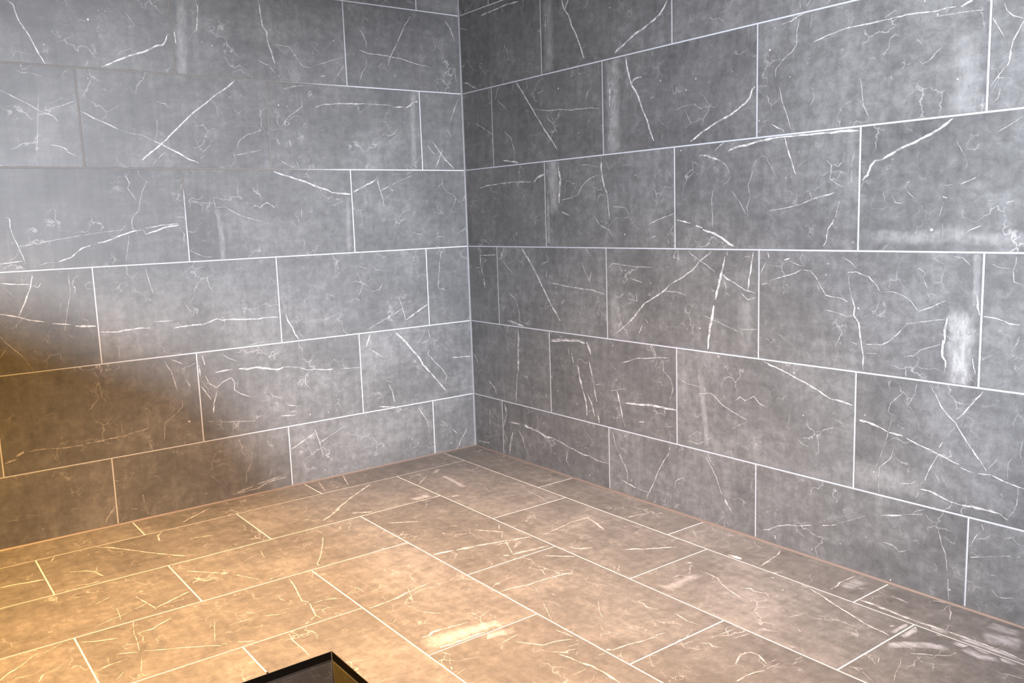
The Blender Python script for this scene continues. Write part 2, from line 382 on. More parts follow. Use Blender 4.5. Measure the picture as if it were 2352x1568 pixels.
# ---- surface marks, in tenths of a millimetre on each surface.  surface letter + kind, width, strength, points
#      L: distance from the corner along the left wall, height; R: the same on the right wall;
#      F: distance from the right wall, distance from the left wall; P, Q: the two faces of the recess.  v vein, h cloudy band, s fleck
MARKS = """
Lv 38 70 15405,15885 15265,15765 15243,15570 15145,15292 15000,15061 14859,14766 14758,14480 14613,14195
Lv 55 80 13260,14114 13030,14250 12734,14403 12302,14601 11833,14772 11384,14994 11247,15022 11135,15150 11070,15324 10889,15459
Lv 56 80 10851,15462 10830,15279 10817,15111
Lv 49 50 10094,16506 10041,16308 10099,15825 10157,15546
Lv 55 60 8017,16749 8000,16467 7959,16152
Lv 33 50 15838,13385 15442,13175 15092,12990 14904,12858 14539,12715 14435,12575
Lv 23 30 14879,13253 14935,12840 14982,12364 15043,11887 15091,11695
Lv 24 35 14789,12847 14516,12955 14240,13048 13897,13193
Lv 30 50 15756,11729 15611,11779 15430,11894 15167,11947
Lv 33 50 14678,11895 14503,11867 14275,11758 14251,11694 14020,11584
Lv 41 60 13804,12891 13599,12803 13335,12650 12973,12499 12776,12389
Lv 28 30 12776,12389 12415,12283 12091,12242 11741,12064
Lv 51 70 11741,12064 11385,11884 11056,11716 10723,11529 10414,11409
Lv 53 70 9032,14087 9310,13839 9696,13587 10081,13269 10534,12934 10989,12500 11288,12214 11511,12001 11765,11790 12015,11614 12160,11476
Lv 26 40 11431,11744 11854,11359
Lv 29 40 11566,13297 11403,13238 11303,13226 11194,13111
Lv 26 35 11617,12717 11636,12307 11741,12064
Lv 25 30 10458,12167 10372,11922 10242,11766 10009,11966 9919,12181
Lv 24 30 10242,11766 10216,11642 10368,11533
Lv 35 35 8239,12501 8757,12339 9038,12132 9133,11876
Lv 32 35 8288,11856 9225,11657
Lv 29 35 9256,11747 9200,11512 9408,11238
Lv 23 30 15442,14010 15257,13900 15056,13929 14722,13827
Lv 27 25 13313,14856 13186,14578
Lv 27 25 12336,15985 12108,15684 12025,15529 12223,15477
Lh 377 30 10548,16453 10711,14132
Lv 56 60 8025,16748 7978,16363 7934,15941 7795,15740 7798,15452 7689,15101 7598,14745
Lv 32 35 7550,15384 7357,15347 7040,15338 6895,15130 6712,14868 6560,14713 6315,14694
Lv 59 50 5939,14420 5746,14471
Lv 33 30 6144,14781 5802,14882 5367,15048 5016,15152
Lv 39 30 5321,14462 5178,14663 5014,14866
Lv 36 40 8211,14824 7989,14716 7800,14658 7620,14453
Lv 41 40 4397,16277 4213,16046 4076,15751 4068,15519
Lv 41 50 4383,15473 4033,15367 3626,15362 3122,15324 2656,15282 1946,15136 1410,15074
Lv 34 35 4110,15205 4130,14893 4300,14686 4434,14328
Lv 43 50 2186,16837 2444,16493 2602,16200 2916,15657 3125,15284 3235,14999
Lv 52 40 665,16876 427,16573 245,16136
Lv 42 30 295,15135 263,14761 219,14597
Lv 46 60 6222,13364 5899,13475 5644,13487 5209,13547 4594,13559 4236,13576
Lv 36 35 4236,13576 3690,13584 3228,13566
Lv 56 70 3114,13512 2663,13533
Lv 89 80 2544,13519 2395,13607 2219,13738 1972,13791
Lv 33 40 7343,13921 6976,14017 6563,14098
Lv 30 35 6715,13697 6718,13359 6870,13240 7168,13040 7383,12845 7397,12659
Lv 57 50 7707,12240 7621,12056
Lv 49 50 7269,12214 7204,11990
Lv 35 50 7603,11495 7371,11365 7174,11291
Lv 37 35 7054,11539 6972,11255
Lv 35 30 3634,12989 3428,12956 3344,12799
Lv 32 30 3519,12592 3365,12456 3148,12543 2948,12731
Lv 44 40 173,13968 430,13492 605,13105
Lv 40 35 751,12762 560,12471
Lv 49 55 1459,12321 1176,11950 887,11615 516,11277
Lv 43 50 1021,11995 1192,11654 1415,11271
Lv 38 40 1717,12169 1337,11778
Rv 49 50 56,16625 581,16466
Rv 58 50 2729,16922 2849,16667
Rv 57 70 3765,16852 3097,16885 2207,16853 1494,16817
Rv 61 60 137,14571 441,14508 734,14343 990,14238
Rv 69 50 2388,14079 2225,13700
Rv 37 35 2360,13603 2893,13261
Rv 41 45 828,12957 1443,12687 1830,12485
Rv 49 35 2709,12442 3107,12205 3222,11837 3265,11395
Rv 64 70 2582,11423 3475,11301
Lh 292 25 2202,14024 2309,12998 2305,11349
Rv 89 70 6120,16404 6196,16177 6277,16055
Rv 90 60 6456,16334 6338,16183 6277,16055
Rv 66 70 6277,16055 6466,15841 6594,15501 6804,15181 6959,14874 7110,14499 7187,14347
Rv 65 70 10818,15420 10686,15231 10530,15075 10283,14966 9918,14828 9496,14712 9013,14487 8790,14392 8614,14287
Rv 108 40 5263,16150 5238,15573
Rh 656 30 5395,16448 5331,14238
Rv 65 60 3501,14124 3934,13641 4357,13129 4773,12626 5183,12168 5701,11597
Rv 33 50 4480,13058 5276,12928 5928,12891 6386,12819 6946,12791 7489,12763 7937,12676
Rv 54 40 7229,13077 7345,13343
Rv 39 40 4692,13582 5002,13616 5008,13765
Rv 49 40 4919,13139 4926,13288
Rv 69 75 9055,14182 9145,13804 9235,13492 9350,13211 9514,13023 9652,12742 9788,12429 9970,12112 10104,11737 10239,11461
Rv 71 60 9350,13211 9425,13366 9569,13428 9756,13401
Rv 62 75 13988,12608 13845,12483 13774,12290 13611,12150 13389,12044 13087,11901 12582,11744 12182,11569 11936,11437 11686,11319
Rv 92 60 8365,13311 8350,12697
Rh 761 45 8483,14040 8446,11341
Rv 64 40 8266,12397 8417,12277 8309,12047 8510,11923
Rv 30 30 11480,12266 11730,11800
Rv 40 60 2948,11357 3484,11260
Rv 50 40 3000,12295 3156,12042 3300,11592
Rv 38 35 5147,12737 5498,12475 5723,12155
Rv 74 60 7898,11226 7908,10612
Rv 49 60 12974,11207 12780,11117 12583,10981
Rv 55 70 12017,10900 12303,10879 12544,10784 12781,10706
Rv 61 80 13052,10944 13357,11039 13729,11067 14056,11121 14453,11135
Rv 27 40 12781,10706 13015,10522 13113,10310
Rv 83 60 5743,11144 5757,10738
Rv 36 30 6887,10956 7219,10971 7756,10846
Rv 35 30 8888,10825 9283,10850
Rv 32 60 16138,14306 16048,14234
Rv 35 55 15726,14142 15506,14146 15250,14104 15055,14020 14790,14002
Rv 32 40 15292,14483 15311,14279
Rv 34 40 15595,14419 15487,14283
Rv 31 40 15299,14081 15223,13772 15212,13422 15067,13256 14803,13107 14602,12915 14588,12694
Rv 26 35 15649,14092 15608,13755
Rv 34 50 15709,13390 16019,13468 16262,13503
Rv 42 50 16262,13503 16440,13548 16879,13556 17442,13563 17633,13563
Rv 34 50 17633,13563 18216,13571 18774,13519 19211,13536
Rv 91 60 19319,13502 19445,13563 19560,13589
Rv 22 40 17843,13730 17577,13611
Rv 19 40 18779,13401 19359,13379 19823,13343
Rv 29 45 14710,12453 14800,12077 14923,11783 15081,11332
Rv 27 40 14333,12277 14387,12099
Rv 25 40 14199,11606 14340,11648
Rv 34 60 14446,11537 14655,11430 14827,11357 14879,11295
Rv 25 35 16998,12349 17033,12087 17102,11666 17223,11445 17241,11314
Rv 26 35 15699,12292 15752,12042 15644,11865
Rv 18 40 18364,13002 18497,12858 18526,12757
Rv 21 40 18393,12562 18513,12435 18663,12483 18807,12639 18952,12733
Rv 34 60 19984,13500 20011,13405
Rv 28 60 19953,13194 20062,13016 20253,12702
Rv 23 55 20222,13384 20272,13242 20408,13104 20610,13010
Rv 33 75 20612,12955 20529,12818 20411,12596 20375,12425
Rv 54 75 20375,12425 20374,12225 20335,12119
Rv 20 50 20302,12124 20176,11963 20007,11736
Rv 18 40 20135,11901 20280,11880
Rv 19 40 20211,11686 20176,11486 20089,11405
Rv 61 90 14204,11137 14555,11155 14830,11187 15233,11164 15721,11160 16005,11160 16254,11137 16497,11153 16973,11121
Rv 45 70 14898,11166 14952,10936 15057,10673 15145,10441 15232,10187
Rv 30 60 19471,11233 19305,11193
Rv 58 75 19305,11193 19138,11091 18994,10985 18722,10866 18469,10753 18051,10613 17837,10503 17564,10382
Rv 75 70 17564,10382 17424,10366 17314,10243 17262,10069
Rv 19 35 20679,11043 20382,10870 20163,10765
Rv 18 35 19325,10690 19558,10289
Rv 35 40 16114,10485 16272,10338 16244,10204
Rv 33 40 16333,10361 16457,10299 16546,10401
Rv 24 30 16897,10668 16857,10485 16818,10276
Rh 722 22 19505,12685 19441,11390
Lv 56 75 15970,9759 15982,9504
Lv 29 70 16063,9809 15970,9759
Lv 26 70 15982,9504 15923,9246 15825,8952 15751,8689 15691,8426
Lv 29 70 15825,8952 15489,8995
Lv 20 35 15489,8995 15073,9065 14373,9168 13651,9274 12779,9345
Lv 35 80 16339,8480 16113,8489 15768,8521
Lv 42 80 14837,8435 14461,8571 14163,8801 13873,8912
Lv 47 85 13681,8954 13357,9025 12956,9180 12620,9288 12386,9314
Lv 55 85 12265,9171 11954,9264 11673,9360 11216,9433
Lv 31 60 12248,9362 11769,9433 11247,9481
Lv 28 50 12386,9314 12288,9293 12265,9171
Lv 20 35 15347,8373 15105,8441 14837,8435
Lv 30 50 12736,11068 12667,10932 12601,10762 12664,10609 12550,10421 12466,10266
Lv 29 40 12068,10829 12225,10555 12339,10212 12399,9903 12560,9769 12644,9565 12633,9323
Lv 26 30 12763,9155 12830,8778 12916,8367
Lv 30 35 10038,10285 9992,9959 9659,9970 9411,9800 9119,9664 8669,9521 8471,9460
Lv 29 30 10765,10188 10307,10109 10053,10105
Lv 30 40 8833,9899 8632,10006 8434,9947
Lv 29 35 10901,8579 10523,8378 10234,8344
Lh 222 30 9936,9739 9854,8932 9870,8269
Lv 28 35 11189,9344 11067,9125 11115,8769
Lv 36 75 16395,7927 15977,7858 15636,7817
Lv 35 60 15550,8090 15605,7831 15682,7640
Lv 47 70 15682,7640 15833,7291 16031,6898
Lv 29 50 15551,7794 15441,7720 15340,7845
Lv 39 80 16487,7023 16348,7003 16045,6899 15796,6792 15365,6690
Lv 40 80 15163,6620 14836,6570 14658,6518
Lv 68 85 14538,6482 14170,6427 13965,6423
Lv 24 35 14586,8060 14582,7622 14623,7356 14750,6826 14841,6360
Lv 35 50 16082,6672 16122,6561
Lv 30 50 16553,6378 16408,6138
Lv 24 40 16248,7716 16073,7475
Lv 27 30 14862,7241 14926,7045
Lv 44 60 12361,8089 12337,7982
Lv 27 50 12337,7982 12295,7697 12247,7481 12196,7281
Lv 42 75 13871,6240 13682,6203 13394,6172 13128,6215 12729,6226 12394,6192
Lv 32 45 12240,6402 11967,6375 11655,6359
Lv 52 70 11676,6117 11462,6150 11106,6150 10744,6151 10445,6214 10217,6285
Lv 53 75 10217,6285 10072,6233 9734,6219 9316,6179 8724,6148
Lv 29 50 11253,6934 11163,6743 11036,6548
Lv 63 70 7926,11159 7597,11029 7160,10916 6798,10801 6391,10645 6017,10526 5767,10407
Lv 72 80 5767,10407 5377,10375 5061,10340
Lv 56 60 4940,10419 4514,10616 3972,10876
Lv 37 45 3966,10977 3891,10693 3836,10449 3737,10162 3708,9875
Lv 45 55 3836,10449 3476,10610
Lv 25 30 3476,10610 3013,10814 2421,11021
Lv 38 50 8546,9967 8473,9910 8345,10039 8204,10092 8073,9996 7960,9918
Lv 33 30 6969,9860 7017,9475
Lv 35 30 3093,9448 2887,9672 2641,9729
Lv 30 30 2592,8887 2349,8814 2054,8760
Lv 34 30 3183,8741 3152,8447
Lv 29 30 5015,7737 4792,7683 4476,7602
Lv 28 30 6270,6831 5889,6659
Lv 35 30 4437,6749 4108,6786 3904,7044
Lv 48 70 7848,6252 7767,5969 7620,5717 7553,5492 7402,5276
Lv 24 30 7973,6771 7831,6486
Lv 38 50 3292,6469 3167,6117 3090,5766 3031,5502
Lv 55 65 3004,5543 2519,5800 2026,6052
Lv 45 55 3175,5989 3500,5826
Lv 26 35 3500,5826 3941,5656 4664,5349
Lv 43 65 8839,6151 8561,6171 8121,6140
Lv 41 35 1273,8167 1381,7585 1481,6673
Lv 60 60 4583,5172 4692,4911 4769,4801
Lv 62 70 3516,5143 3264,4879 3009,4599
Lv 40 40 2055,5055 1972,4693 2336,4557
Rv 42 60 1000,10480 1527,10561 2534,10594 3439,10609
Rv 47 60 789,7872 1913,7924
Rv 77 60 827,7873 875,7436
Rv 44 50 524,7375 912,7416
Rv 61 45 875,7436 964,7045
Rv 115 70 1034,6960 1086,6589
Rv 59 50 2431,8192 2191,7746
Rv 44 40 2296,7706 2636,7439 2907,7280
Rv 42 40 2653,6491 3061,6280
Rv 81 70 2523,5417 3163,5339
Lh 222 20 5180,10023 5240,8419
Rv 56 50 3180,10602 4235,10568
Rv 88 60 4362,10542 4623,10703 4952,10781
Rv 107 75 5733,10887 5839,10579 5763,10130 5748,9751
Rh 728 45 5418,11247 5402,10412 5383,9648
Rv 73 50 5118,10925 5151,10693
Rv 71 70 7912,10751 7933,10537 8030,10212 8155,9994
Rv 52 50 8155,9994 8197,9566 8265,9136
Rv 37 45 7749,10601 7315,10500 6921,10265 6744,10015 6399,9917 5871,9861
Rv 31 40 8404,9560 8962,9508 9107,9331 9300,9049 9492,8856 9685,8837
Rv 31 50 9925,8937 10161,9036 10668,9178 11027,9270
Rv 39 40 7497,9295 7812,8963 8231,8815 8382,8599
Rv 49 50 10108,8562 10295,8612
Rv 32 40 10707,8561 11024,8924
Rv 35 40 10774,8528 10840,8361
Rv 56 50 5855,9444 6262,9321
Rh 248 35 5107,9656 5084,8370
Rv 32 35 12544,9937 12464,9660 12504,9158 12505,8843
Rv 28 40 13132,10246 13056,10098 12900,10044
Rv 28 40 13172,9848 13441,9564 13669,9195
Rv 30 35 13882,10322 13737,9973 13814,9671 13705,9405 13744,9133
Rv 53 85 11157,9087 11676,8981
Rv 79 85 11887,8914 12137,8831
Rv 66 90 12137,8783 12585,8670 12865,8528 13062,8404 13256,8324
Rv 87 60 3558,8160 3968,7719 4461,7126 4821,6619 5178,6158 5650,5634
Rv 43 55 5026,6987 5819,6902 6754,6828 7372,6819 7590,6755 7994,6701
Rv 49 40 4943,7976 5057,7741 4675,7613
Rv 55 40 4982,7423 4907,7142
Rv 41 35 6840,7740 7054,7369 7214,7112 7334,7415
Rv 54 35 2678,6471 3084,6240 3264,5747 3279,5369
Rv 79 70 2616,5360 3035,5329 3514,5283
Rv 44 60 11500,8233 11714,8073 11926,7946
Rv 28 45 11926,7946 12300,7761 12586,7576
Rv 49 65 12545,8243 12301,8049 12031,7883
Rv 43 60 12031,7883 11798,7650 11409,7408 11100,7263 10829,7134
Rv 51 60 10829,7134 10645,6956 10320,6786 10082,6652 9793,6513
Rv 73 55 9793,6513 9546,6286 9295,6019 8989,5780
Rv 35 45 8989,5780 8624,5531 8307,5356
Rv 47 70 13062,8232 13024,8060
Rv 78 90 12945,8028 12887,7743 12808,7488 12708,7134 12607,6777
Rv 89 90 12546,6612 12506,6286 12424,6019 12382,5754 12341,5461
Rv 62 80 12847,7521 13026,7401 13144,7358
Rv 36 65 13144,7358 13493,7201 13684,7101 14021,7040
Rv 56 75 13918,8241 13866,7799 13794,7429 13759,7105
Rv 38 50 13532,7016 13761,6842 14022,6918
Rv 31 40 10645,6939 11097,6927 11537,6849
Rv 32 40 8148,7586 8362,7736 9225,7650 10096,7655
Rv 33 40 8390,6703 8648,6626 8959,6858
Rv 35 40 9055,6612 9453,6563 9408,6844
Rv 33 40 9118,7293 9706,7157
Rv 24 40 12174,6295 12791,6113 13307,5963 13578,5876
Rv 25 40 13423,6036 13577,6002 14086,6044
Rv 53 40 9786,6019 9929,5889
Rv 63 40 9686,5835 9534,5537
Rv 47 40 10449,5895 10494,5691
Rv 98 50 3164,5149 3169,4564
Rv 64 70 5064,4903 5868,4998 6638,5031 6923,4962
Rv 42 50 14373,8230 14447,8022
Rv 42 50 14341,7901 14181,7595
Rv 30 50 14383,7330 14202,7278
Rh 856 22 8173,6416 8256,5463
Rh 758 22 13763,6594 13770,5689
Rv 76 80 17287,10170 17248,10041 17098,9931
Rv 24 40 16820,10199 16827,9931 16739,9856
Rv 26 50 16274,10233 16233,10017 16498,9840 16590,9809
Rv 26 50 14438,9266 14925,9326 15395,9413 15784,9540
Rv 57 60 15784,9540 15912,9577
Rv 39 50 15912,9577 16380,9669
Rv 28 50 16507,9460 16452,9216 16409,9052
Rv 34 60 16363,9025 16289,8889 16213,8779 16157,8472 16080,8346
Rv 20 40 18212,9809 18316,9879 18188,9734 18272,9603 18382,9497 18491,9392
Rv 25 40 17928,9385 18120,9341
Rv 30 60 19461,9722 19579,9764 19789,9860
Rv 48 50 19077,9470 19178,9442
Rv 20 40 19107,9346 19018,9052
Rv 20 40 19100,8877 19117,8429
Rh 371 30 17447,8581 18547,8554 19310,8603 19797,8553 20826,8529
Rv 30 40 19951,8817 19718,8723 19625,8650
Rv 28 50 20433,9279 20587,9320
Rv 32 60 14379,8185 14434,8022
Rv 65 60 14910,7957 15098,8019
Rv 27 40 15099,7946 15321,7864 15522,7811
Rv 29 35 15385,8039 15522,7811
Rv 30 60 14262,7310 14388,7346
Rv 30 60 14459,7394 14777,7495 15019,7563 15257,7629 15457,7737
Rv 33 55 15491,7723 15722,7716 15888,7535 16054,7285 16186,7092 16408,7062 16626,7045 16797,6957
Rv 26 40 16632,8088 16816,7981 17031,7795
Rv 31 55 16763,7691 17003,7712 17153,7662 17360,7601 17538,7433 17658,7250
Rv 24 45 17658,7250 17967,7278 18218,7199 18411,7091 18607,6842
Rv 31 55 18607,6842 18866,6950 19218,7124
Rv 24 40 16796,7595 16866,7211 16900,7074
Rv 51 75 16900,7074 16981,6857 16987,6636 17096,6477 17146,6260 17185,5935
Rv 23 40 16162,6720 16573,6663 16760,6592 16971,6635
Rv 24 45 17838,5999 18110,6262 18349,6535 18536,6576
Rv 21 45 18536,6576 18877,6641 19234,6706
Rv 60 80 19283,6748 19254,6517 19244,6137
Rh 214 35 19884,8190 19935,6993
Rv 57 80 19922,7288 19957,7019 20000,6850
Rv 23 50 18801,7306 18831,7179 18854,7283 19010,7240
Rv 22 40 19378,8133 19575,8111 19751,7943
Rv 24 40 18571,7863 18746,7740 18684,7635 18797,7409
Rv 24 50 19575,6316 19815,6413 19931,6523
Rv 29 70 20084,6831 20341,6813 20504,6765
Rv 34 70 20504,6765 20620,6713 20821,6705
Rv 20 50 20705,8225 20693,8013 20644,7871 20667,7611 20873,7549
Rv 19 40 20220,7979 20361,7910 20587,7893
Rv 27 50 20833,6455 20794,6344
Lv 27 60 16493,6277 16305,6025 16073,5765 15936,5531
Lv 24 40 15936,5531 15787,5260
Lv 27 60 16439,5975 16617,5750
Lv 26 30 13319,5745 13383,5576 13373,5327
Lv 25 35 14177,5009 14067,4819 14033,4497 13999,4174 13885,4014
Lv 28 50 12044,5088 11957,4893 11865,4734 11789,4392 11716,4010
Lv 36 55 11834,5098 11663,5039 11462,4903
Lv 30 50 11328,4792 11085,4891
Lv 49 60 11805,4412 11764,4277
Lv 49 60 11368,4314 11311,4137
Lv 29 40 11597,3731 11598,3507 11811,3317 12074,3137 12204,3048 12269,2500
Lv 72 60 10828,5139 10805,4968 10765,4794
Lv 58 80 10976,4803 10953,4424
Lv 46 70 10438,4486 10137,4503 9869,4524
Lv 70 85 9640,4513 9373,4458 9058,4475 8853,4468
Lv 43 70 10993,4166 10822,3877 10661,3586
Lv 42 65 10434,3857 10532,3566 10603,3386
Lv 75 75 10566,3380 10625,3122
Lv 33 50 10776,4437 10688,4160 10443,3973 10205,4130 9930,4245 9828,4076 9850,3809 9595,3616 9293,3472
Lv 30 40 10166,5077 9953,4899 9695,4790
Lv 30 40 10831,2869 10648,2838
Lv 31 35 10352,2768 9202,2611
Lv 33 50 12695,2985 12887,2945 13229,2896
Lv 66 50 13331,2878 13196,2890
Lv 36 50 13333,2860 13864,2830 14448,2795
Lv 57 50 14606,2806 14447,2812
Lv 28 50 14671,2783 15140,2783 15684,2835
Lv 38 50 16159,2857 15682,2852
Lv 149 50 16503,2777 16291,2859
Lv 68 50 16817,2612 16675,2651 16498,2684
Lv 29 35 13525,3311 13511,2910
Lv 27 35 15521,2647 15448,2458 15369,2320
Lv 27 30 15645,3845 15398,3907
Lv 27 30 15870,3678 15776,3730
Lv 30 30 9867,2136 9738,1797 9788,1649 9646,1463
Lv 32 25 9401,1575 9431,1182 9657,828 9687,435
Lv 61 50 13076,816 13067,533
Lv 26 40 13057,456 12978,174
Lv 59 50 13502,430 13301,401
Lv 73 45 13936,624 14136,421
Lv 66 50 10018,228 9460,305
Lv 41 40 10177,184 9179,203
Lv 46 35 11218,437 10999,388
Lv 47 40 16041,1046 15925,1001
Lv 70 85 9008,4469 8694,4408 8299,4296 8051,4343
Lv 36 45 8049,4362 7515,4292 7187,4148 6804,4117
Lv 57 75 6804,4117 6418,4037
Lv 74 75 6418,4045 6155,4031
Lv 37 35 5889,4016 5100,3954
Lv 38 40 7214,4070 7285,3674 7109,3445
Lv 31 40 8636,3590 8491,3370 8212,3267
Lv 44 50 8259,2632 7724,2563
Lv 36 40 8103,3069 7904,2957 7490,2871
Lv 37 40 7922,2717 7712,2724
Lv 61 50 4689,4957 4774,4714
Lv 34 40 4664,4617 4349,4410 4077,4206
Lv 73 70 3147,4785 2847,4403 2518,4012 2334,3679 2044,3373
Lv 70 65 2044,3373 1752,3019 1358,2533
Lv 45 60 1026,3826 599,3796 111,3758
Lv 44 40 2047,4264 2107,4094 1817,3746 1519,3483 1274,3134 1340,2871
Lv 42 45 3901,3148 3775,2825 3702,2421
Lv 60 55 4381,2354 3906,2256 3468,2217
Lv 34 40 4036,3297 3752,3213
Lv 47 50 2654,2034 2490,1783 2301,1481 2216,1149
Lv 38 40 2155,1320 1839,1380
Lv 48 45 7979,1363 7454,1593 7053,1789
Lv 34 40 7042,1953 6883,1425 6771,817
Lv 44 45 6884,1404 6499,1564
Lv 27 25 6499,1564 5807,1863
Lv 50 40 419,788 540,575 712,419 834,161 1003,30
Lv 51 50 1121,911 916,689
Lv 37 40 1580,1313 1328,1040
Lv 50 40 9337,197 8921,350 8259,393
Lv 42 35 9325,356 8420,468
Rv 70 60 1117,2875 1483,2654 1618,2404
Rv 68 50 165,3854 383,3558
Rv 136 50 2117,2077 2244,1741
Rv 59 40 2244,1741 1986,1069 2252,579
Rv 71 50 2483,802 2372,107
Rv 67 50 240,240 1032,298
Rv 62 30 1122,1740 1076,999
Rv 63 60 2371,1406 2960,1441
Fv 39 60 6061,36 6298,748 6466,1310
Fv 41 50 7106,177 7312,1047 7376,1413
Fv 74 60 8253,3754 7727,3238 7023,2643 6333,2125 5820,1733
Fv 50 50 4608,3036 3773,2275
Fh 235 50 3334,2497 3368,3301 3527,4471
Fh 237 40 3374,2174 2941,1798
Fv 94 40 4549,4841 4057,5054
Fh 552 60 5579,4444 4877,4298
Rv 97 50 3142,4728 3107,4042
Rv 125 60 3107,4042 3080,3524
Rv 55 40 3045,3519 2942,2901 2874,2281
Rv 71 70 5062,4859 5867,4952 6579,5003 6923,4947
Rv 124 70 7010,5014 7145,4796 7224,4612
Rv 75 60 7131,4332 7210,4110 7285,3810
Rv 97 50 6037,4683 6090,4491
Rv 60 50 6211,4543 6316,4160
Rv 95 65 6550,4109 6623,3685 6756,3310
Rv 71 60 6756,3310 6918,2940 6960,2434
Rv 58 50 7285,3810 7384,3321 7486,2987
Rv 64 60 6984,3224 7203,2905 7359,2461
Rv 92 60 7529,2528 7578,2264
Rv 76 65 8476,3515 8600,3158 8720,2651
Rv 43 40 8720,2651 8844,2333
Rv 29 40 8156,3469 8844,3642
Rv 73 85 8860,3153 9296,3209 9546,3211 10086,3277 10608,3270 11070,3284
Rv 39 50 8654,4463 9067,4591 9321,4693 9767,4760 10809,4886
Rv 38 30 10531,4793 10573,4447 10849,4237 10961,3904 10820,3568
Rv 108 50 9487,2625 9711,2671
Rv 30 40 7334,3546 7725,3638
Rv 25 35 10461,2729 10649,2672 10974,2747
Rv 74 85 12361,5592 12332,5293
Rv 29 35 11212,4285 11523,4172 12044,4141
Rv 36 45 11957,3926 12424,4010 12672,3881 12877,3713 13199,3600 13516,3489 13749,3431
Rv 29 45 13317,3912 13512,4055 13668,3966 13972,4139 14161,3961 14421,3892
Rv 22 30 13202,3075 13787,3406
Rh 260 30 12044,4494 12170,3569 12297,2369
Rv 27 40 11514,2408 11953,2371 12466,2673
Rv 54 70 2542,1413 3112,1446
Rv 150 70 3390,1451 3628,1406
Rv 84 75 3628,1406 4133,1368 4653,1230 5010,1275
Rv 42 50 5010,1275 5542,1189 5969,1087 6270,1065
Rv 53 70 6270,1065 6683,986 7032,997
Rv 39 60 7032,997 7485,913 8013,926
Rv 65 40 2958,1199 3226,941 3346,569
Rv 88 50 2630,1051 2421,521 2362,105
Rv 58 40 5841,938 5797,557 5975,389
Rv 45 40 8230,2071 8329,1706 8587,1297 8792,1035 8918,795 8912,488
Rv 43 55 8623,499 8989,430 9348,381
Rv 33 40 9348,381 9850,351
Rv 37 50 10805,1898 10543,1556 10349,1223 10101,726 9850,295 9797,113
Rv 97 60 10783,2036 10805,1933
Rv 36 50 12254,2053 12339,1933 12466,1755 12634,1519 12759,1241 12863,994
Rv 132 60 12967,883 13069,739
Rv 43 50 13069,739 13273,528
Rv 34 40 11004,756 11052,1019 11328,1189 11463,1096
Fv 48 30 2141,6007 2176,6789 2336,7575
Rv 60 80 17182,6044 17201,5907
Rv 42 70 17201,5907 17253,5634 17262,5300
Rv 29 50 16928,5964 17080,5923
Rv 27 50 17318,5946 17725,5972 17948,6102
Rv 23 40 17324,5725 17588,5739 17706,5656
Rv 23 40 18293,5748 18537,5788 18692,5949 18900,6023 19155,6126
Rv 67 85 19214,6235 19217,5849 19284,5753 19290,5599
Rv 20 40 19277,5598 19258,5440
Rv 64 80 19886,5872 19932,5651
Rv 34 60 19932,5651 19961,5529
Rh 739 65 19637,6601 19651,5947 19665,5313
Rv 23 40 19479,5596 19491,5315
Rv 22 40 19704,5573 19739,5323
Rv 20 45 20837,6387 20714,6134 20674,6033
Rv 45 75 14303,5171 14486,5099 14952,4987 15302,4849 15745,4699 16078,4568 16340,4445
Rv 54 75 16340,4445 16720,4401 17046,4336
Rv 104 85 17198,4004 17372,4006
Rv 59 85 17372,4006 17728,3927
Rv 36 75 17728,3927 17961,3843
Rv 62 85 17990,3834 18329,3814
Rv 37 75 18414,3775 18718,3683 18988,3615 19175,3545
Rv 42 80 19175,3545 19515,3429 19694,3388
Rv 30 70 19721,3329 20021,3264
Rv 46 75 20106,3265 20381,3306
Rv 39 70 20381,3306 20620,3233 20968,3162 21086,3153
Rv 22 45 18956,5205 19015,5042 19083,4946
Rv 33 65 19083,4946 19209,4703 19344,4541 19554,4367
Rv 32 65 19554,4367 19740,4089 19949,3819
Rv 59 75 19949,3819 20129,3597
Rv 37 65 20129,3597 20295,3376
Rv 35 75 20178,5219 20067,5039 19883,4808 19744,4606 19601,4440
Rv 22 50 19559,4238 19390,3998
Rv 34 65 19281,3845 19221,3701
Rv 49 75 19202,3510 19104,3329
Rv 30 65 19104,3329 18981,3087 18910,2827
Rv 60 60 18857,2814 18807,2707
Rv 45 65 18770,2589 19025,2608 19292,2538 19553,2468 19681,2447
Rv 48 70 19681,2447 19932,2458 20249,2487 20442,2472 20632,2463
Rv 26 40 18640,5149 18595,4875 18442,4583
Rv 21 35 18321,4890 17996,4568 17946,4340 18090,4281
Rv 22 35 18037,4161 17936,3727 17779,3191 17642,2849
Rv 22 40 18116,3455 18039,3188 17758,2903 17740,2529 17777,2266
Rv 42 40 18312,2633 18562,2664 18695,2777
Rv 40 40 18786,2524 18711,2340
Rv 18 40 21008,4201 20967,3897 21019,3734
Rv 18 35 20824,3793 20740,3650 20734,3271
Rv 20 45 20969,3150 20964,2772 20884,2529
Rv 24 40 15144,3884 15131,3605 15063,3439
Rv 25 35 16480,3896 16766,3829
Rv 27 35 15398,3192 15572,3057 15742,3045
Rv 16 35 20328,3435 20462,3616 20526,3756
Rv 23 40 19141,3068 19279,2858
Rh 701 22 17258,2679 18620,2594
Fv 66 60 14882,1627 14556,1976 14099,2673 13656,3372 13201,3977 12971,4258
Fv 68 55 13005,1655 13194,1866 13274,2410
Fv 44 50 15975,1566 16166,1943
Fv 86 65 17557,3079 17174,3135 16529,3282
Fv 88 50 12222,1170 11763,817 11163,412
Fv 100 50 15920,4310 15649,4454 15367,4418
Fv 56 50 15905,3162 15502,3416 15326,3672 15205,4175
Fv 26 40 15326,3672 15190,3282
Fv 69 60 13324,5338 12865,5892 12597,6178
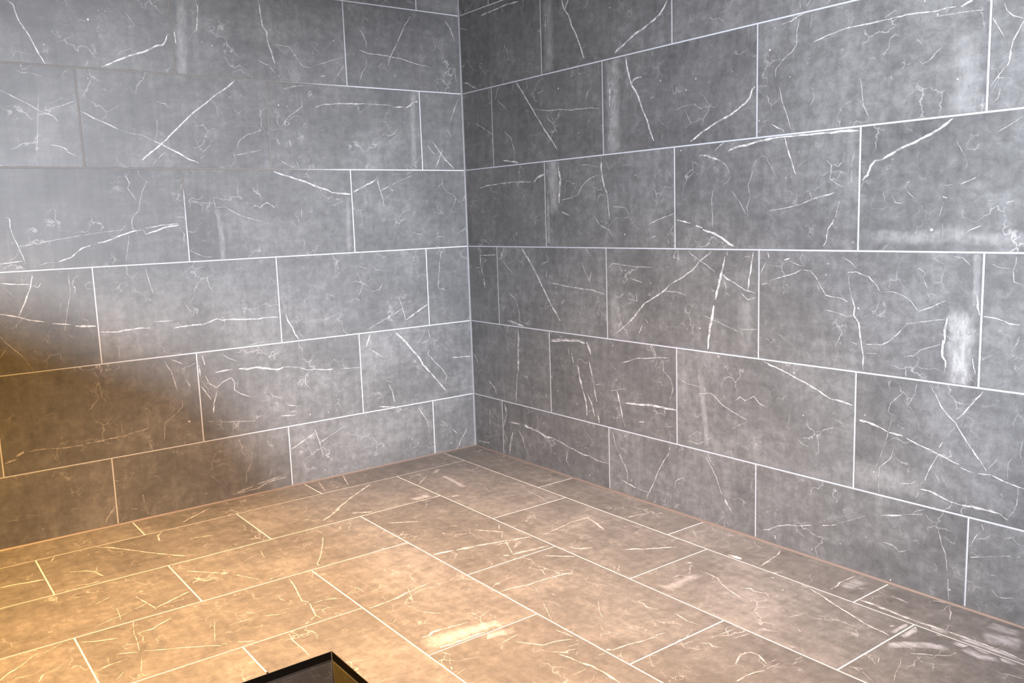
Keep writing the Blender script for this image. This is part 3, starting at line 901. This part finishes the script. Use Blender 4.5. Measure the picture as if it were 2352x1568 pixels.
Fv 204 60 12680,6154 12526,6240
Fv 46 50 12436,6418 11988,7292
Fv 84 40 13347,5907 13163,6355 12919,6332
Fv 67 65 13703,6751 14039,6896 14355,7046 14632,7178
Fv 35 60 14874,6124 14758,6738 14649,7244
Fv 56 55 14766,6772 15089,6903
Fv 37 40 15148,6933 15518,7088 16001,7244
Fv 20 45 15420,6534 15454,7026 15516,7360
Fv 49 40 15783,5929 15397,5712
Fv 58 35 16167,5083 15883,5244
Fv 53 55 16495,7930 16202,8112 15782,8264
Fv 57 55 15356,8312 15010,8321 14822,8186 14521,8028
Fv 34 60 15366,8050 15438,8349
Fv 22 55 15283,7600 15369,8011
Fv 20 55 15435,8387 15472,8739 15549,9245
Fv 43 50 15986,9067 15572,9291
Fv 42 50 15461,9320 15094,9556 14630,9801 14020,10223
Fv 54 50 14002,10171 13896,10229
Fv 53 50 13692,10302 13364,10529
Fv 19 40 16176,9097 16225,9432
Fv 46 40 16556,9635 16237,9484 15842,9446
Fv 20 45 15596,9624 15771,10303
Fv 29 40 16249,10247 16061,9997
Fv 47 40 13546,9363 12969,9334
Fv 22 40 13755,8883 14095,9956
Fv 60 55 18193,8626 18002,8406 17770,8239
Fv 38 50 17770,8239 17515,7953 17364,7823
Fv 39 45 17555,9254 17426,8955 17250,8925 17044,8857
Fv 46 40 17294,7948 16841,7667
Fv 43 40 17941,8752 17598,8838
Lv 36 45 13978,520 14140,375 14276,151
Fv 81 40 12516,2847 11834,3025
Fv 81 50 7846,3442 8267,3783 8735,4124
Fv 131 50 7728,4132 7177,4461
Fv 39 55 9379,5478 9682,6097 10130,6922 10361,7244
Fv 70 60 10385,7223 10392,7422
Fv 38 65 11389,7724 11482,8382 11592,8816 11677,9253 11575,9425
Fv 35 70 11591,9494 11699,9966 11759,10227 11719,10454
Fv 53 65 11782,10246 11940,10376
Fv 67 70 12027,10414 12138,10505
Fv 33 70 12640,10686 12691,11093 12681,11503 12683,11923
Fv 46 40 11516,9559 11243,9547 10837,9775
Fv 50 40 12764,9395 12471,9571 12246,9571
Fv 33 45 11245,5272 11336,5851
Fv 37 40 8190,4822 8274,5144 8429,5265 8513,5510
Fv 56 55 10661,10749 10315,10728 10019,10697
Fv 75 55 10019,10697 9829,10696 9643,10647 9360,10549
Fv 51 50 9360,10549 9106,10507 8666,10442
Fv 24 40 8503,9494 8849,9674 8934,10161
Fv 51 40 9747,11738 9412,12107
Fv 108 65 7604,8898 6999,9000
Fv 143 70 6914,9043 6381,9161
Fv 83 55 6332,9147 5848,9295 5455,9415 5104,9553
Fv 48 60 5469,9461 5651,9813
Fv 31 50 5651,9813 5866,10283
Fv 159 50 6149,10246 6033,10349
Fv 94 80 10374,12879 10204,12888 10061,12801 9814,12837
Fv 52 60 9814,12837 9454,12895 9164,12926
Fh 747 50 10633,13259 10028,13313 9248,13501 8443,13696
Fv 104 70 10314,13532 9894,13562 9309,13588 8791,13648
Fv 91 45 7315,5747 6532,6256
Fv 84 45 5991,7272 5849,7427
Fv 80 40 5619,8055 5076,8794
Fv 41 50 4813,8208 5066,8554
Fv 27 40 5046,8697 5435,9197
Fv 53 50 7650,12088 7086,12144
Fv 47 50 10414,13736 10301,13960
Fv 24 50 10406,14057 10538,14282
Fv 43 55 10579,14366 10635,14496
Fv 28 40 10653,14713 10387,14648
Fv 36 40 9237,14259 8635,14168
Fv 31 40 10252,9414 10247,9774
Fv 25 40 10021,10359 10067,10614
Fv 83 60 5363,9474 4973,9552 4724,9657
Fv 103 45 5906,10354 5310,10451 4773,10541
Fv 80 55 4416,11049 4273,11266
Fv 128 60 4283,11278 3914,11475
Fv 97 60 3342,12184 3053,12376 2955,12496
Fv 79 50 2955,12496 2406,12821 2122,13020
Fv 78 50 5293,11028 5047,11310 4724,11639
Fv 55 55 7342,12114 6828,12236 6357,12241 5852,12313 5518,12370
Fv 38 50 6802,12499 6934,12799
Fv 20 35 7178,13254 7454,13804 7613,14119
Fv 24 40 6096,14074 6502,14553 6638,14814
Fv 43 40 5531,14688 5394,14888 5485,15125 5351,15359
Fv 36 40 5206,15753 5289,16203 5230,16613
Fv 42 60 7543,16067 7064,16123 6737,16206 6368,16255
Fv 39 60 6368,16255 6293,16218 6087,16259
Fv 143 80 7615,15986 7536,16041
Fv 37 50 7907,16038 7734,16061
Fv 45 45 8889,14425 8652,14761 8516,14943 8200,14983 7873,15130
Fv 55 50 8508,15462 8432,15775 8416,15971
Fv 64 55 8416,15971 8310,16270 8303,16568 8301,16798 8332,17122
Fv 39 45 7870,14548 7770,15050
Fv 29 40 8856,16298 8455,16294
Fv 45 40 8176,15332 7876,15394
Fv 42 45 2920,14518 2891,14827 2936,15156 3137,15429 3280,15824 3388,16148 3387,16313
Fv 52 45 2968,15882 2810,16064 2879,16217 2760,16489 2879,16674
Fv 174 70 2749,13965 2661,14023
Fv 98 35 3062,9531 2389,9544 2516,10091 2727,10662
Fv 64 30 4372,9794 3062,9531
Fh 388 28 4589,14636 4082,14689 3077,14616
Fv 100 50 1435,10383 1155,10393
Fv 63 40 1155,10393 745,10520
Fv 54 50 5520,17052 5389,17098
Fv 31 40 5389,17098 4729,17151
Fv 38 45 5137,17415 4716,17507
Fv 39 45 6169,16891 5911,16916
Fv 49 45 5859,17091 5714,17216 5774,17359 5650,17529
Fv 45 45 5992,18158 5592,17956 5357,18032 5331,18241 5508,18570
Fv 63 60 6509,18598 6240,18578
Fv 42 55 6240,18578 5983,18599 5742,18690
Fv 259 80 1563,14323 1470,14735
Fv 32 50 1479,15356 1007,15329
Rv 33 60 14316,340 14540,412 14797,580 15085,692 15404,747 15884,901
Rv 48 70 16218,996 16447,1049
Rv 28 50 16447,1049 16639,1132
Rv 19 40 16639,1147 17409,1563
Rv 44 75 17839,1691 18141,1762 18366,1844
Rv 21 45 18366,1844 18615,1924 18886,1995
Rv 20 40 18615,1924 18721,2035 18961,2153
Rv 37 60 20056,2435 20417,2502 20608,2474
Rv 60 75 20608,2462 20788,2368
Rv 19 50 20925,2633 20796,2435
Rv 101 60 14727,286 14747,194
Rv 30 40 17903,1016 18194,1015 18340,901 18535,988
Rv 28 50 19270,1715 19331,1514 19363,1359 19447,1220 19495,989 19516,776
Rv 34 60 19544,593 19561,296
Rv 21 50 19566,298 19575,80
Rv 21 35 19379,1610 19644,1469 19712,1677
Rv 30 60 20231,2232 20241,2117 20283,1998
Rv 27 60 20189,1906 20109,1764 20042,1612
Rv 87 50 20013,1572 20054,1542
Rv 24 60 20727,1921 20931,2005
Rv 22 50 20910,1968 21029,1875 21147,1872
Rv 25 60 20031,1276 20226,1344
Rv 20 40 20226,1336 20488,1429 20699,1507
Rv 30 50 20699,1507 20906,1557
Rv 22 50 21021,1567 21109,1632
Rv 19 40 20160,1739 20328,1801 20442,1925
Rv 25 40 20523,664 20648,535 20813,553 20997,617
Rv 66 50 20496,990 20567,1008
Fv 46 50 1343,15330 915,15259 475,15186 212,15050
Fv 44 50 1662,16723 1738,17045 1864,17437
Fv 57 65 1864,17437 2043,17883 2159,18245 2295,18611 2390,18887
Fv 65 65 2390,18887 2436,19129 2456,19351 2507,19522
Fv 47 55 1386,17353 1037,17358 872,17284 226,17313
Fh 458 35 1127,17537 295,17569
Fv 99 55 1391,18173 1374,18504 1416,19077 1431,19610 1380,20210
Fv 70 60 1380,20210 1380,20807 1380,21374 1460,21847
Fh 350 75 2428,19644 1724,19639 1526,19913 1538,20410
Fh 297 60 3006,19668 2662,19899 2269,20300 2060,20668
Fh 402 80 1659,20470 1620,20920 1607,21364 1598,21904
Fh 603 55 1127,20829 893,21160 791,21568
Fh 402 40 404,20639 396,21058 284,21356
Fh 303 60 1841,20794 1953,21188 1753,21538
Fv 46 50 2880,20214 2590,20584 2390,20785 2152,20806
Fv 30 50 3533,19899 3745,19985
Fv 18 50 3241,20208 3460,20317 3811,20418 4158,20566
Fv 42 45 4338,19713 4214,19934
Fv 28 45 4312,19993 4443,20215 4490,20338
Fv 57 50 4312,19821 4323,19926
Fv 42 40 2817,16439 2705,16453 2876,16677
Fv 39 40 3401,17616 2964,17698
Fv 31 40 4924,18831 4630,18870
Fv 29 40 5452,18559 5163,18567
Fv 30 40 5669,18666 5279,18706
Fv 34 40 3727,18050 3804,18190
Fv 32 50 168,19669 463,19866 812,20002
Fv 40 50 1091,20115 1355,20198
Fv 116 50 152,19293 38,19408 65,19526
Fv 103 50 2107,19308 2010,19357
Fv 68 40 651,18536 645,18784 696,18976
Fv 47 50 2253,21800 2193,22152
Ls 93 70 13338,15572
Ls 47 70 13499,13861
Ls 52 70 14588,14744
Ls 50 70 9676,15143
Ls 43 70 10007,15235
Ls 46 70 14242,13032
Ls 47 70 13035,15859
Ls 45 70 7491,14334
Ls 59 70 1435,15072
Ls 74 70 2976,14640
Ls 78 70 5368,15672
Ls 62 70 5781,14891
Rs 61 70 373,13004
Rs 59 70 1255,14313
Ls 61 70 7563,13374
Ls 53 70 7267,13333
Rs 69 70 8422,15697
Rs 68 70 5838,13590
Rs 70 70 11525,12784
Rs 76 70 11900,13053
Rs 73 70 10531,13194
Rs 59 70 11323,11096
Rs 52 70 6838,12030
Rs 70 70 14407,13421
Rs 32 70 20400,12354
Rs 25 70 17943,13928
Rs 45 70 18515,13784
Rs 54 70 18814,13441
Rs 62 70 9437,10487
Rs 78 70 8945,8668
Rs 40 70 10766,7679
Rs 59 70 12026,5905
Rs 57 70 8947,7518
Rs 86 70 5094,9346
Rs 48 70 10042,7153
Rs 60 70 17087,6823
Rs 91 70 18852,8730
Rs 61 70 16320,8902
Rs 68 70 16232,7899
Rs 56 70 16175,7616
Rs 45 70 15864,9551
Ls 54 70 14456,7663
Ls 70 70 8505,4796
Ls 63 70 1204,333
Ls 51 70 4387,1477
Ls 39 70 8288,4986
Ls 72 70 7175,2505
Rs 56 70 5410,3078
Rs 62 70 6446,2768
Rs 66 70 4545,1738
Rs 57 70 5165,698
Rs 70 70 7029,303
Rs 59 70 9096,588
Rs 64 70 12732,5132
Rs 55 70 5711,4029
Rs 35 70 10132,3104
Rs 101 70 15276,4973
Rs 47 70 15575,3863
Rs 44 70 17338,4161
Rs 55 70 17615,2763
Rs 52 70 16571,2025
Rs 61 70 14430,5217
Rs 51 70 17461,1020
Rs 55 70 18136,102
Rs 47 70 19591,334
Fs 62 70 1863,16028
Fs 60 70 2281,16629
Rs 52 70 16747,634
Fs 57 70 4548,16362
Fs 48 70 3346,16510
Fs 29 70 2548,8282
Fs 71 70 15209,2135
Fs 77 70 13424,3910
Fs 72 70 16114,1162
Ls 61 70 16028,406
Fs 26 70 17762,6808
Fs 68 70 8130,11450
Fs 61 70 5340,7771
Fs 45 70 10774,5602
Ls 96 70 11428,2971
Ls 51 70 11631,3118
Pv 18 55 12796,-127 12754,-168 12649,-141 12618,-165
Pv 22 60 12735,-356 12768,-285 12708,-255 12717,-201 12647,-219 12588,-299 12499,-233 12479,-143
Pv 16 50 12588,-299 12458,-313
Pv 14 35 12412,-218 12347,-229
Pv 12 35 12584,-430 12500,-539 12295,-628
Pv 12 30 13461,-111 13463,-300
Qv 20 60 12649,-347 12686,-408 12730,-479
Qv 10 30 12221,-322 12228,-476
"""


def parse_marks():
    res = {'L': [], 'R': [], 'F': [], 'P': [], 'Q': []}
    for ln in MARKS.split('\n'):
        if not ln.strip():
            continue
        head, w, st, *pts = ln.split()
        res[head[0]].append((head[1], int(w) / 1e4, int(st) / 100.0,
                             [Vector((int(p.split(',')[0]) / 1e4, int(p.split(',')[1]) / 1e4)) for p in pts]))
    return res


ALL = parse_marks()


def resample(pts, step, jit, seed):
    out = []
    for a, b in zip(pts[:-1], pts[1:]):
        n = max(1, int((b - a).length / step))
        for i in range(n):
            out.append(a.lerp(b, i / n))
    out.append(pts[-1])
    res = []
    for i, p in enumerate(out):
        q0, q1 = out[max(0, i - 1)], out[min(len(out) - 1, i + 1)]
        d = (q1 - q0)
        if d.length < 1e-9:
            d = Vector((1, 0))
        d.normalize()
        nn = Vector((-d.y, d.x))
        k = noise.noise(Vector((p.x * 45, p.y * 45, seed))) + 0.5 * noise.noise(Vector((p.x * 130, p.y * 130, seed)))
        res.append((p + nn * jit * k, nn, i * step))
    return res


STRIPS = {}
for _s, _lst in ALL.items():
    STRIPS[_s] = []
    for _i, (_k, _w, _st, _p) in enumerate(_lst):
        if _k == 's':
            a = random.Random(_i).uniform(0, 6.28)
            d = Vector((math.cos(a), math.sin(a))) * _w * 0.55
            STRIPS[_s].append((_k, _w, _st, [(_p[0] - d, Vector((-d.y, d.x)).normalized(), 0.0),
                                            (_p[0], Vector((-d.y, d.x)).normalized(), 0.5),
                                            (_p[0] + d, Vector((-d.y, d.x)).normalized(), 1.0)], _i))
        else:
            if _k == 'h' and _s != 'F':      # wall bands run out past their own tile and are cut off at its edge
                _p = [_p[0] + (_p[0] - _p[1]).normalized() * 0.045] + _p + [_p[-1] + (_p[-1] - _p[-2]).normalized() * 0.045]
            jit = min(0.0016, 0.45 * _w) if _k == 'v' else 0.0
            STRIPS[_s].append((_k, _w, _st, resample(_p, STEP if _k == 'v' else 0.02, jit, _i * 1.37), _i))


def tile_mesh(name, outline, rects, centre, sx, sy, surf, depth=0.007, cham=0.0007, haze=False):
    """a bevelled tile with its own veins.  outline in surface coordinates; sx, sy = sign of the local axes"""
    def loc(p):
        return ((p[0] - centre[0]) * sx, (p[1] - centre[1]) * sy)
    pts = [Vector(loc(p)) for p in outline]
    area = sum(a.x * b.y - a.y * b.x for a, b in zip(pts, pts[1:] + pts[:1]))
    if area < 0:
        pts.reverse()
    n = len(pts)

    def inset(d):
        r = []
        for i in range(n):
            e0 = (pts[i] - pts[i - 1]).normalized()
            e1 = (pts[(i + 1) % n] - pts[i]).normalized()
            n0, n1 = Vector((-e0.y, e0.x)), Vector((-e1.y, e1.x))
            r.append(pts[i] + (n0 + n1) * (d / (1 + n0.dot(n1))))
        return r
    verts, faces, mi, uvs, prm = [], [], [], [], []
    top, rim = inset(cham), pts
    verts += [(q.x, q.y, 0.0) for q in top] + [(q.x, q.y, -cham) for q in rim] + [(q.x, q.y, -depth) for q in rim]
    faces.append(tuple(range(n)))
    for i in range(n):
        j = (i + 1) % n
        faces.append((i, n + i, n + j, j))
        faces.append((n + i, 2 * n + i, 2 * n + j, n + j))
    faces.append(tuple(2 * n + i for i in reversed(range(n))))
    for f in faces:
        mi.append(0)
        uvs += [(0, 0)] * len(f)
        prm += [(0, 0)] * len(f)
    if surf is not None:
        lift = 0.00008
        for kind, w, st, pp, idx in sorted(STRIPS[surf], key=lambda q: (q[0] != 'h', q[1] if q[0] == 'v' else 0)):
            mrg = 0.0009
            if kind == 'h' and surf in 'LR':
                mid = pp[len(pp) // 2][0]
                if not any(r[0] <= mid.x <= r[2] and r[1] <= mid.y <= r[3] for r in rects):
                    continue
            for r in rects:
                x0, y0, x1, y1 = r[0] + mrg, r[1] + mrg, r[2] - mrg, r[3] - mrg
                run = []
                runs = []
                pad = 0.0 if kind != 'h' else w * 0.3
                tot = max(1, len(pp) - 1)
                for iq, q in enumerate(pp):
                    q = (q[0], q[1], 2.0 * iq / tot - 1)
                    if x0 - pad <= q[0].x <= x1 + pad and y0 - pad <= q[0].y <= y1 + pad:
                        run.append(q)
                    else:
                        if len(run) > 1:
                            runs.append(run)
                        run = []
                if len(run) > 1:
                    runs.append(run)
                for run in runs:
                    lift += 0.000012
                    b0 = len(verts)
                    m = len(run)
                    for i, (q, nn, al) in enumerate(run):
                        if kind == 'v':
                            tp = min(1.0, 0.45 + 0.55 * min(i, m - 1 - i) / 3.0)
                            hw = max(0.0011, w * 0.62) * tp * (1.0 + 0.45 * noise.noise(Vector((q.x * 60, q.y * 60, idx * 0.7))))
                        elif kind == 'h':
                            hw = w * 0.62
                        else:
                            hw = w * 0.6
                        for sgn in (-1, 1):
                            e = q + nn * hw * sgn
                            e = Vector((min(max(e.x, x0), x1), min(max(e.y, y0), y1)))
                            lx, ly = loc(e)
                            verts.append((lx, ly, lift))
                    for i in range(m - 1):
                        f = [b0 + 2 * i, b0 + 2 * i + 1, b0 + 2 * i + 3, b0 + 2 * i + 2]
                        ua, ub = run[i][2], run[i + 1][2]
                        fu = [(ua, -1), (ua, 1), (ub, 1), (ub, -1)]
                        A, B, D = (Vector(verts[f[k]]) for k in (0, 1, 3))
                        if (B - A).cross(D - A).z < 0:
                            f = [f[0], f[3], f[2], f[1]]
                            fu = [fu[0], fu[3], fu[2], fu[1]]
                        faces.append(tuple(f))
                        mi.append({'v': 1, 's': 1, 'h': 3 if haze else 2}[kind])
                        uvs += fu
                        prm += [(st, 1.0 if kind == 's' else 0.0)] * 4
    me = bpy.data.meshes.new(name)
    me.from_pydata(verts, [], faces)
    me.polygons.foreach_set('material_index', mi)
    for nm, dat in (('strip', uvs), ('param', prm)):
        lay = me.uv_layers.new(name=nm)
        lay.data.foreach_set('uv', [c for uv in dat for c in uv])
    me.update()
    return me


FRAMES = {  # local x axis, local y axis, face normal, origin, sign of local x / y against (s, t)
    'L': (Vector((1, 0, 0)), Vector((0, 0, 1)), lambda s, t: Vector((-s, 0, t)), -1, 1),
    'R': (Vector((0, -1, 0)), Vector((0, 0, 1)), lambda s, t: Vector((0, -s, t)), 1, 1),
    'F': (Vector((1, 0, 0)), Vector((0, 1, 0)), lambda s, t: Vector((-s, -t, 0)), -1, -1),
}
RNG = random.Random(4)


def add_tile(parent, frame, s0, t0, s1, t1, surf=None, outline=None, rects=None, gaps=(1, 1, 1, 1), place=None, haze=False):
    g = GAP / 2
    if outline is None:
        r = (s0 + g * gaps[0], t0 + g * gaps[1], s1 - g * gaps[2], t1 - g * gaps[3])
        outline = [(r[0], r[1]), (r[2], r[1]), (r[2], r[3]), (r[0], r[3])]
        rects = [r]
    c = ((s0 + s1) / 2, (t0 + t1) / 2)
    xa, ya, fn, sx, sy = FRAMES[frame]
    me = tile_mesh('tile', outline, rects, c, sx, sy, surf, haze=haze)
    o = new_obj('tile', me, parent, (M_STONE_F, M_VEIN_F, M_HAZE, M_HAZE) if frame == 'F' else (M_STONE, M_VEIN, M_BAND, M_HAZE))
    za = xa.cross(ya)
    org = (place or fn)(*c) + za * RNG.uniform(0.0, 0.0003)
    o.matrix_world = Matrix(((xa.x, ya.x, za.x, org.x), (xa.y, ya.y, za.y, org.y), (xa.z, ya.z, za.z, org.z), (0, 0, 0, 1)))
    return o


# ---------------------------------------------------------------- the setting
S_MAX, R_MAX, H_TOP, PIT = 3.0, 3.4, 2.309, -0.45
RECESS_X, RECESS_Y = 1.2219, 1.2085
BED = 0.0009      # grout lies this far behind the tile faces

wall_left = structure(boxes('wall_left', [(-S_MAX, BED, PIT, 0.12, 0.12, H_TOP)], M_GROUT_L),
                      'left wall of dark grey marbled tiles in running bond, brown in its lower end', 'wall')
wall_right = structure(boxes('wall_right', [(BED, -R_MAX, PIT, 0.12, BED, H_TOP)], M_GROUT_R),
                       'right wall of dark grey marbled tiles with bright pale grout', 'wall')
floor = structure(boxes('floor', [(-S_MAX, -RECESS_Y + 0.009, PIT, 0, 0, -BED),
                                  (-RECESS_X + 0.009, -R_MAX, PIT, 0, -RECESS_Y + 0.009, -BED)], M_GROUT_F),
                  'brown lit tiled platform floor with pale grout, meeting both walls', 'floor')
floor_recess = structure(boxes('floor_recess', [(-S_MAX - 2.5, -R_MAX - 2.5, PIT - 0.1, -RECESS_X + 0.009, -RECESS_Y + 0.009, PIT - BED)], M_GROUT_F),
                         'lower floor at the bottom of the recess below the platform', 'floor')
ceiling = structure(boxes('ceiling', [(-S_MAX, -R_MAX, H_TOP, 0.12, 0.12, H_TOP + 0.1)], M_PLASTER),
                    'white plaster ceiling above the tiled corner', 'ceiling')
# added partition behind the camera, out of view; shaped to shade the lower end of the left wall and the floor before it
def partition(name, y0, y1, profile, mat):
    n = len(profile)
    vs = [(x, y, z) for y in (y0, y1) for x, z in profile]
    fs = [tuple(reversed(range(n))), tuple(range(n, 2 * n))]
    fs += [(i, (i + 1) % n, n + (i + 1) % n, n + i) for i in range(n)]
    me = bpy.data.meshes.new(name)
    me.from_pydata(vs, [], fs)
    bm = bmesh.new()
    bm.from_mesh(me)
    bmesh.ops.recalc_face_normals(bm, faces=list(bm.faces))
    bm.to_mesh(me)
    bm.free()
    return new_obj(name, me, None, (mat,))


shade_partition = structure(partition('shade_partition', -3.22, -3.14,
                                [(-3.8, PIT), (-1.60, PIT), (-1.60, 0.90), (-1.475, 0.91), (-1.475, 1.00), (-1.49, 1.075), (-1.54, 1.135), (-1.65, 1.19), (-3.8, 1.21)],
                                M_PLASTER),
                      'added unseen partition behind the camera, shaped to shade the left wall', 'wall')

ZL = [0.0, 0.2205, 0.5225, 0.823, 1.122, 1.416, 1.709, 2.009, H_TOP]
JL = [[.1982, .8024, 1.3902, 1.990, 2.590], [.5046, 1.1013, 1.6875, 2.287, 2.887], [.1968, .8038, 1.3907, 1.990, 2.590],
      [.5004, 1.0972, 1.697, 2.297, 2.897], [.1947, .7958, 1.3835, 1.983, 2.583], [.4936, 1.0922, 1.690, 2.290, 2.890],
      [.1913, .790, 1.390, 1.990, 2.590], [.492, 1.092, 1.692, 2.292, 2.892]]
JR = [[.1963, .8044, 1.4062, 1.995, 2.595, 3.195], [.5009, 1.1106, 1.7072, 2.307, 2.907], [.1966, .8061, 1.4119, 2.0039, 2.604, 3.204],
      [.4984, 1.1075, 1.7042, 2.304, 2.904], [.1963, .8023, 1.4018, 1.9955, 2.596, 3.196], [.4985, 1.1004, 1.700, 2.300, 2.900],
      [.197, .799, 1.400, 2.000, 2.600, 3.200], [.498, 1.100, 1.700, 2.300, 2.900]]
for wall, fr, joints, end in ((wall_left, 'L', JL, S_MAX), (wall_right, 'R', JR, R_MAX)):
    for row in range(8):
        xs = [0.0] + [j for j in joints[row] if j < end - 0.03] + [end]
        for a, b in zip(xs[:-1], xs[1:]):
            add_tile(wall, fr, a, ZL[row], b, ZL[row + 1], fr)

FX = [0.0, .1603, .4619, .7659, 1.0691]
FY = [0.0, .1551, .4568, .7565, 1.0591]
ROWJ = [[.7593, 1.3485, 1.950, 2.550], [1.0627, 1.6489, 2.250, 2.850], [1.3628, 1.963, 2.563], [1.6571, 2.257, 2.857]]
COLJ = [[.6132, 1.2182, 1.8112, 2.411, 3.011], [.7613, 1.3662, 1.9609, 2.561, 3.161], [1.0668, 1.6722, 2.272, 2.872], [1.3649, 1.965, 2.566, 3.166]]
for i in range(4):
    xs = [FX[i + 1]] + ROWJ[i] + [S_MAX]
    for a, b in zip(xs[:-1], xs[1:]):
        add_tile(floor, 'F', a, FY[i], b, FY[i + 1], 'F', haze=True)
    ys = [FY[i]] + COLJ[i] + [R_MAX]
    for a, b in zip(ys[:-1], ys[1:]):
        add_tile(floor, 'F', FX[i], a, FX[i + 1], b, 'F', haze=True)
# tile notched around the corner of the recess, then the strips along both edges
g = GAP / 2
D, E_, J4, K4 = FX[4] + g, FY[4] + g, 1.368 - g, 1.66 - g
add_tile(floor, 'F', FX[4], FY[4], 1.368, 1.66, 'F',
         outline=[(D, E_), (J4, E_), (J4, RECESS_Y), (RECESS_X, RECESS_Y), (RECESS_X, K4), (D, K4)],
         rects=[(D, E_, J4, RECESS_Y), (D, RECESS_Y, RECESS_X, K4)])
for a, b in ((1.368, 1.969), (1.969, 2.57), (2.57, S_MAX)):
    add_tile(floor, 'F', a, FY[4], b, RECESS_Y, 'F', gaps=(1, 1, 1, 0))
for a, b in ((1.66, 2.261), (2.261, 2.862), (2.862, R_MAX)):
    add_tile(floor, 'F', FX[4], a, RECESS_X, b, 'F', gaps=(1, 1, 0, 1))

# tiled faces of the recess below the platform edge
wall_recess_left = structure(boxes('wall_recess_left', [(-S_MAX, -RECESS_Y + 0.0004, PIT, -RECESS_X, -RECESS_Y + 0.008, -0.0185)], M_GROUT_R),
                             'grey tiled face of the recess, under the left black edge strip', 'wall')
wall_recess_right = structure(boxes('wall_recess_right', [(-RECESS_X + 0.0004, -R_MAX, PIT, -RECESS_X + 0.008, -RECESS_Y + 0.0015, -0.0185)], M_GROUT_R),
                              'darker tiled face of the recess, under the right black edge strip', 'wall')
for a, b in ((RECESS_X, 1.83), (1.83, 2.43), (2.43, S_MAX)):
    add_tile(wall_recess_left, 'L', a, PIT, b, -0.0222, 'P', place=lambda s, t: Vector((-s, -RECESS_Y, t)))
for a, b in ((RECESS_Y, 1.81), (1.81, 2.41), (2.41, 3.01)):
    add_tile(wall_recess_right, 'R', a, PIT, b, -0.0222, 'Q', place=lambda s, t: Vector((-RECESS_X, -s, t)))
for i in range(3):
    for j in range(7):
        add_tile(floor_recess, 'F', RECESS_X + 0.601 * i, RECESS_Y + 0.301 * j, RECESS_X + 0.601 * (i + 1), RECESS_Y + 0.301 * (j + 1),
                 place=lambda s, t: Vector((-s, -t, PIT)))
structure(boxes('trim_1', [(-S_MAX, -RECESS_Y - 0.0012, -0.0185, -RECESS_X - 0.0012, -RECESS_Y + 0.006, -0.0009)], M_BLACK),
          'black edge strip along the left side of the recess', 'trim')
structure(boxes('trim_2', [(-RECESS_X - 0.0012, -R_MAX, -0.0185, -RECESS_X + 0.006, -RECESS_Y + 0.006, -0.0009)], M_BLACK),
          'black edge strip along the right side of the recess', 'trim')

# silicone in the inner corners
structure(bead('trim_3', (-S_MAX, 0, 0), (0, 0, 0), (0, -1, 0), (0, 0, 1), 0.0058, M_SIL_B),
          'taupe silicone joint between left wall and platform floor', 'trim')
structure(bead('trim_4', (0, -R_MAX, 0), (0, 0, 0), (-1, 0, 0), (0, 0, 1), 0.0058, M_SIL_B),
          'taupe silicone joint between right wall and platform floor', 'trim')
structure(bead('trim_5', (0, 0, 0), (0, 0, H_TOP), (-1, 0, 0), (0, -1, 0), 0.0055, M_SIL_G),
          'grey silicone joint up the corner between the two walls', 'trim')
structure(bead('trim_6', (-RECESS_X, -RECESS_Y, PIT), (-RECESS_X, -RECESS_Y, -0.002), (-1, 0, 0), (0, -1, 0), 0.0055, M_SIL_G),
          'grey silicone joint down the corner of the recess', 'trim')
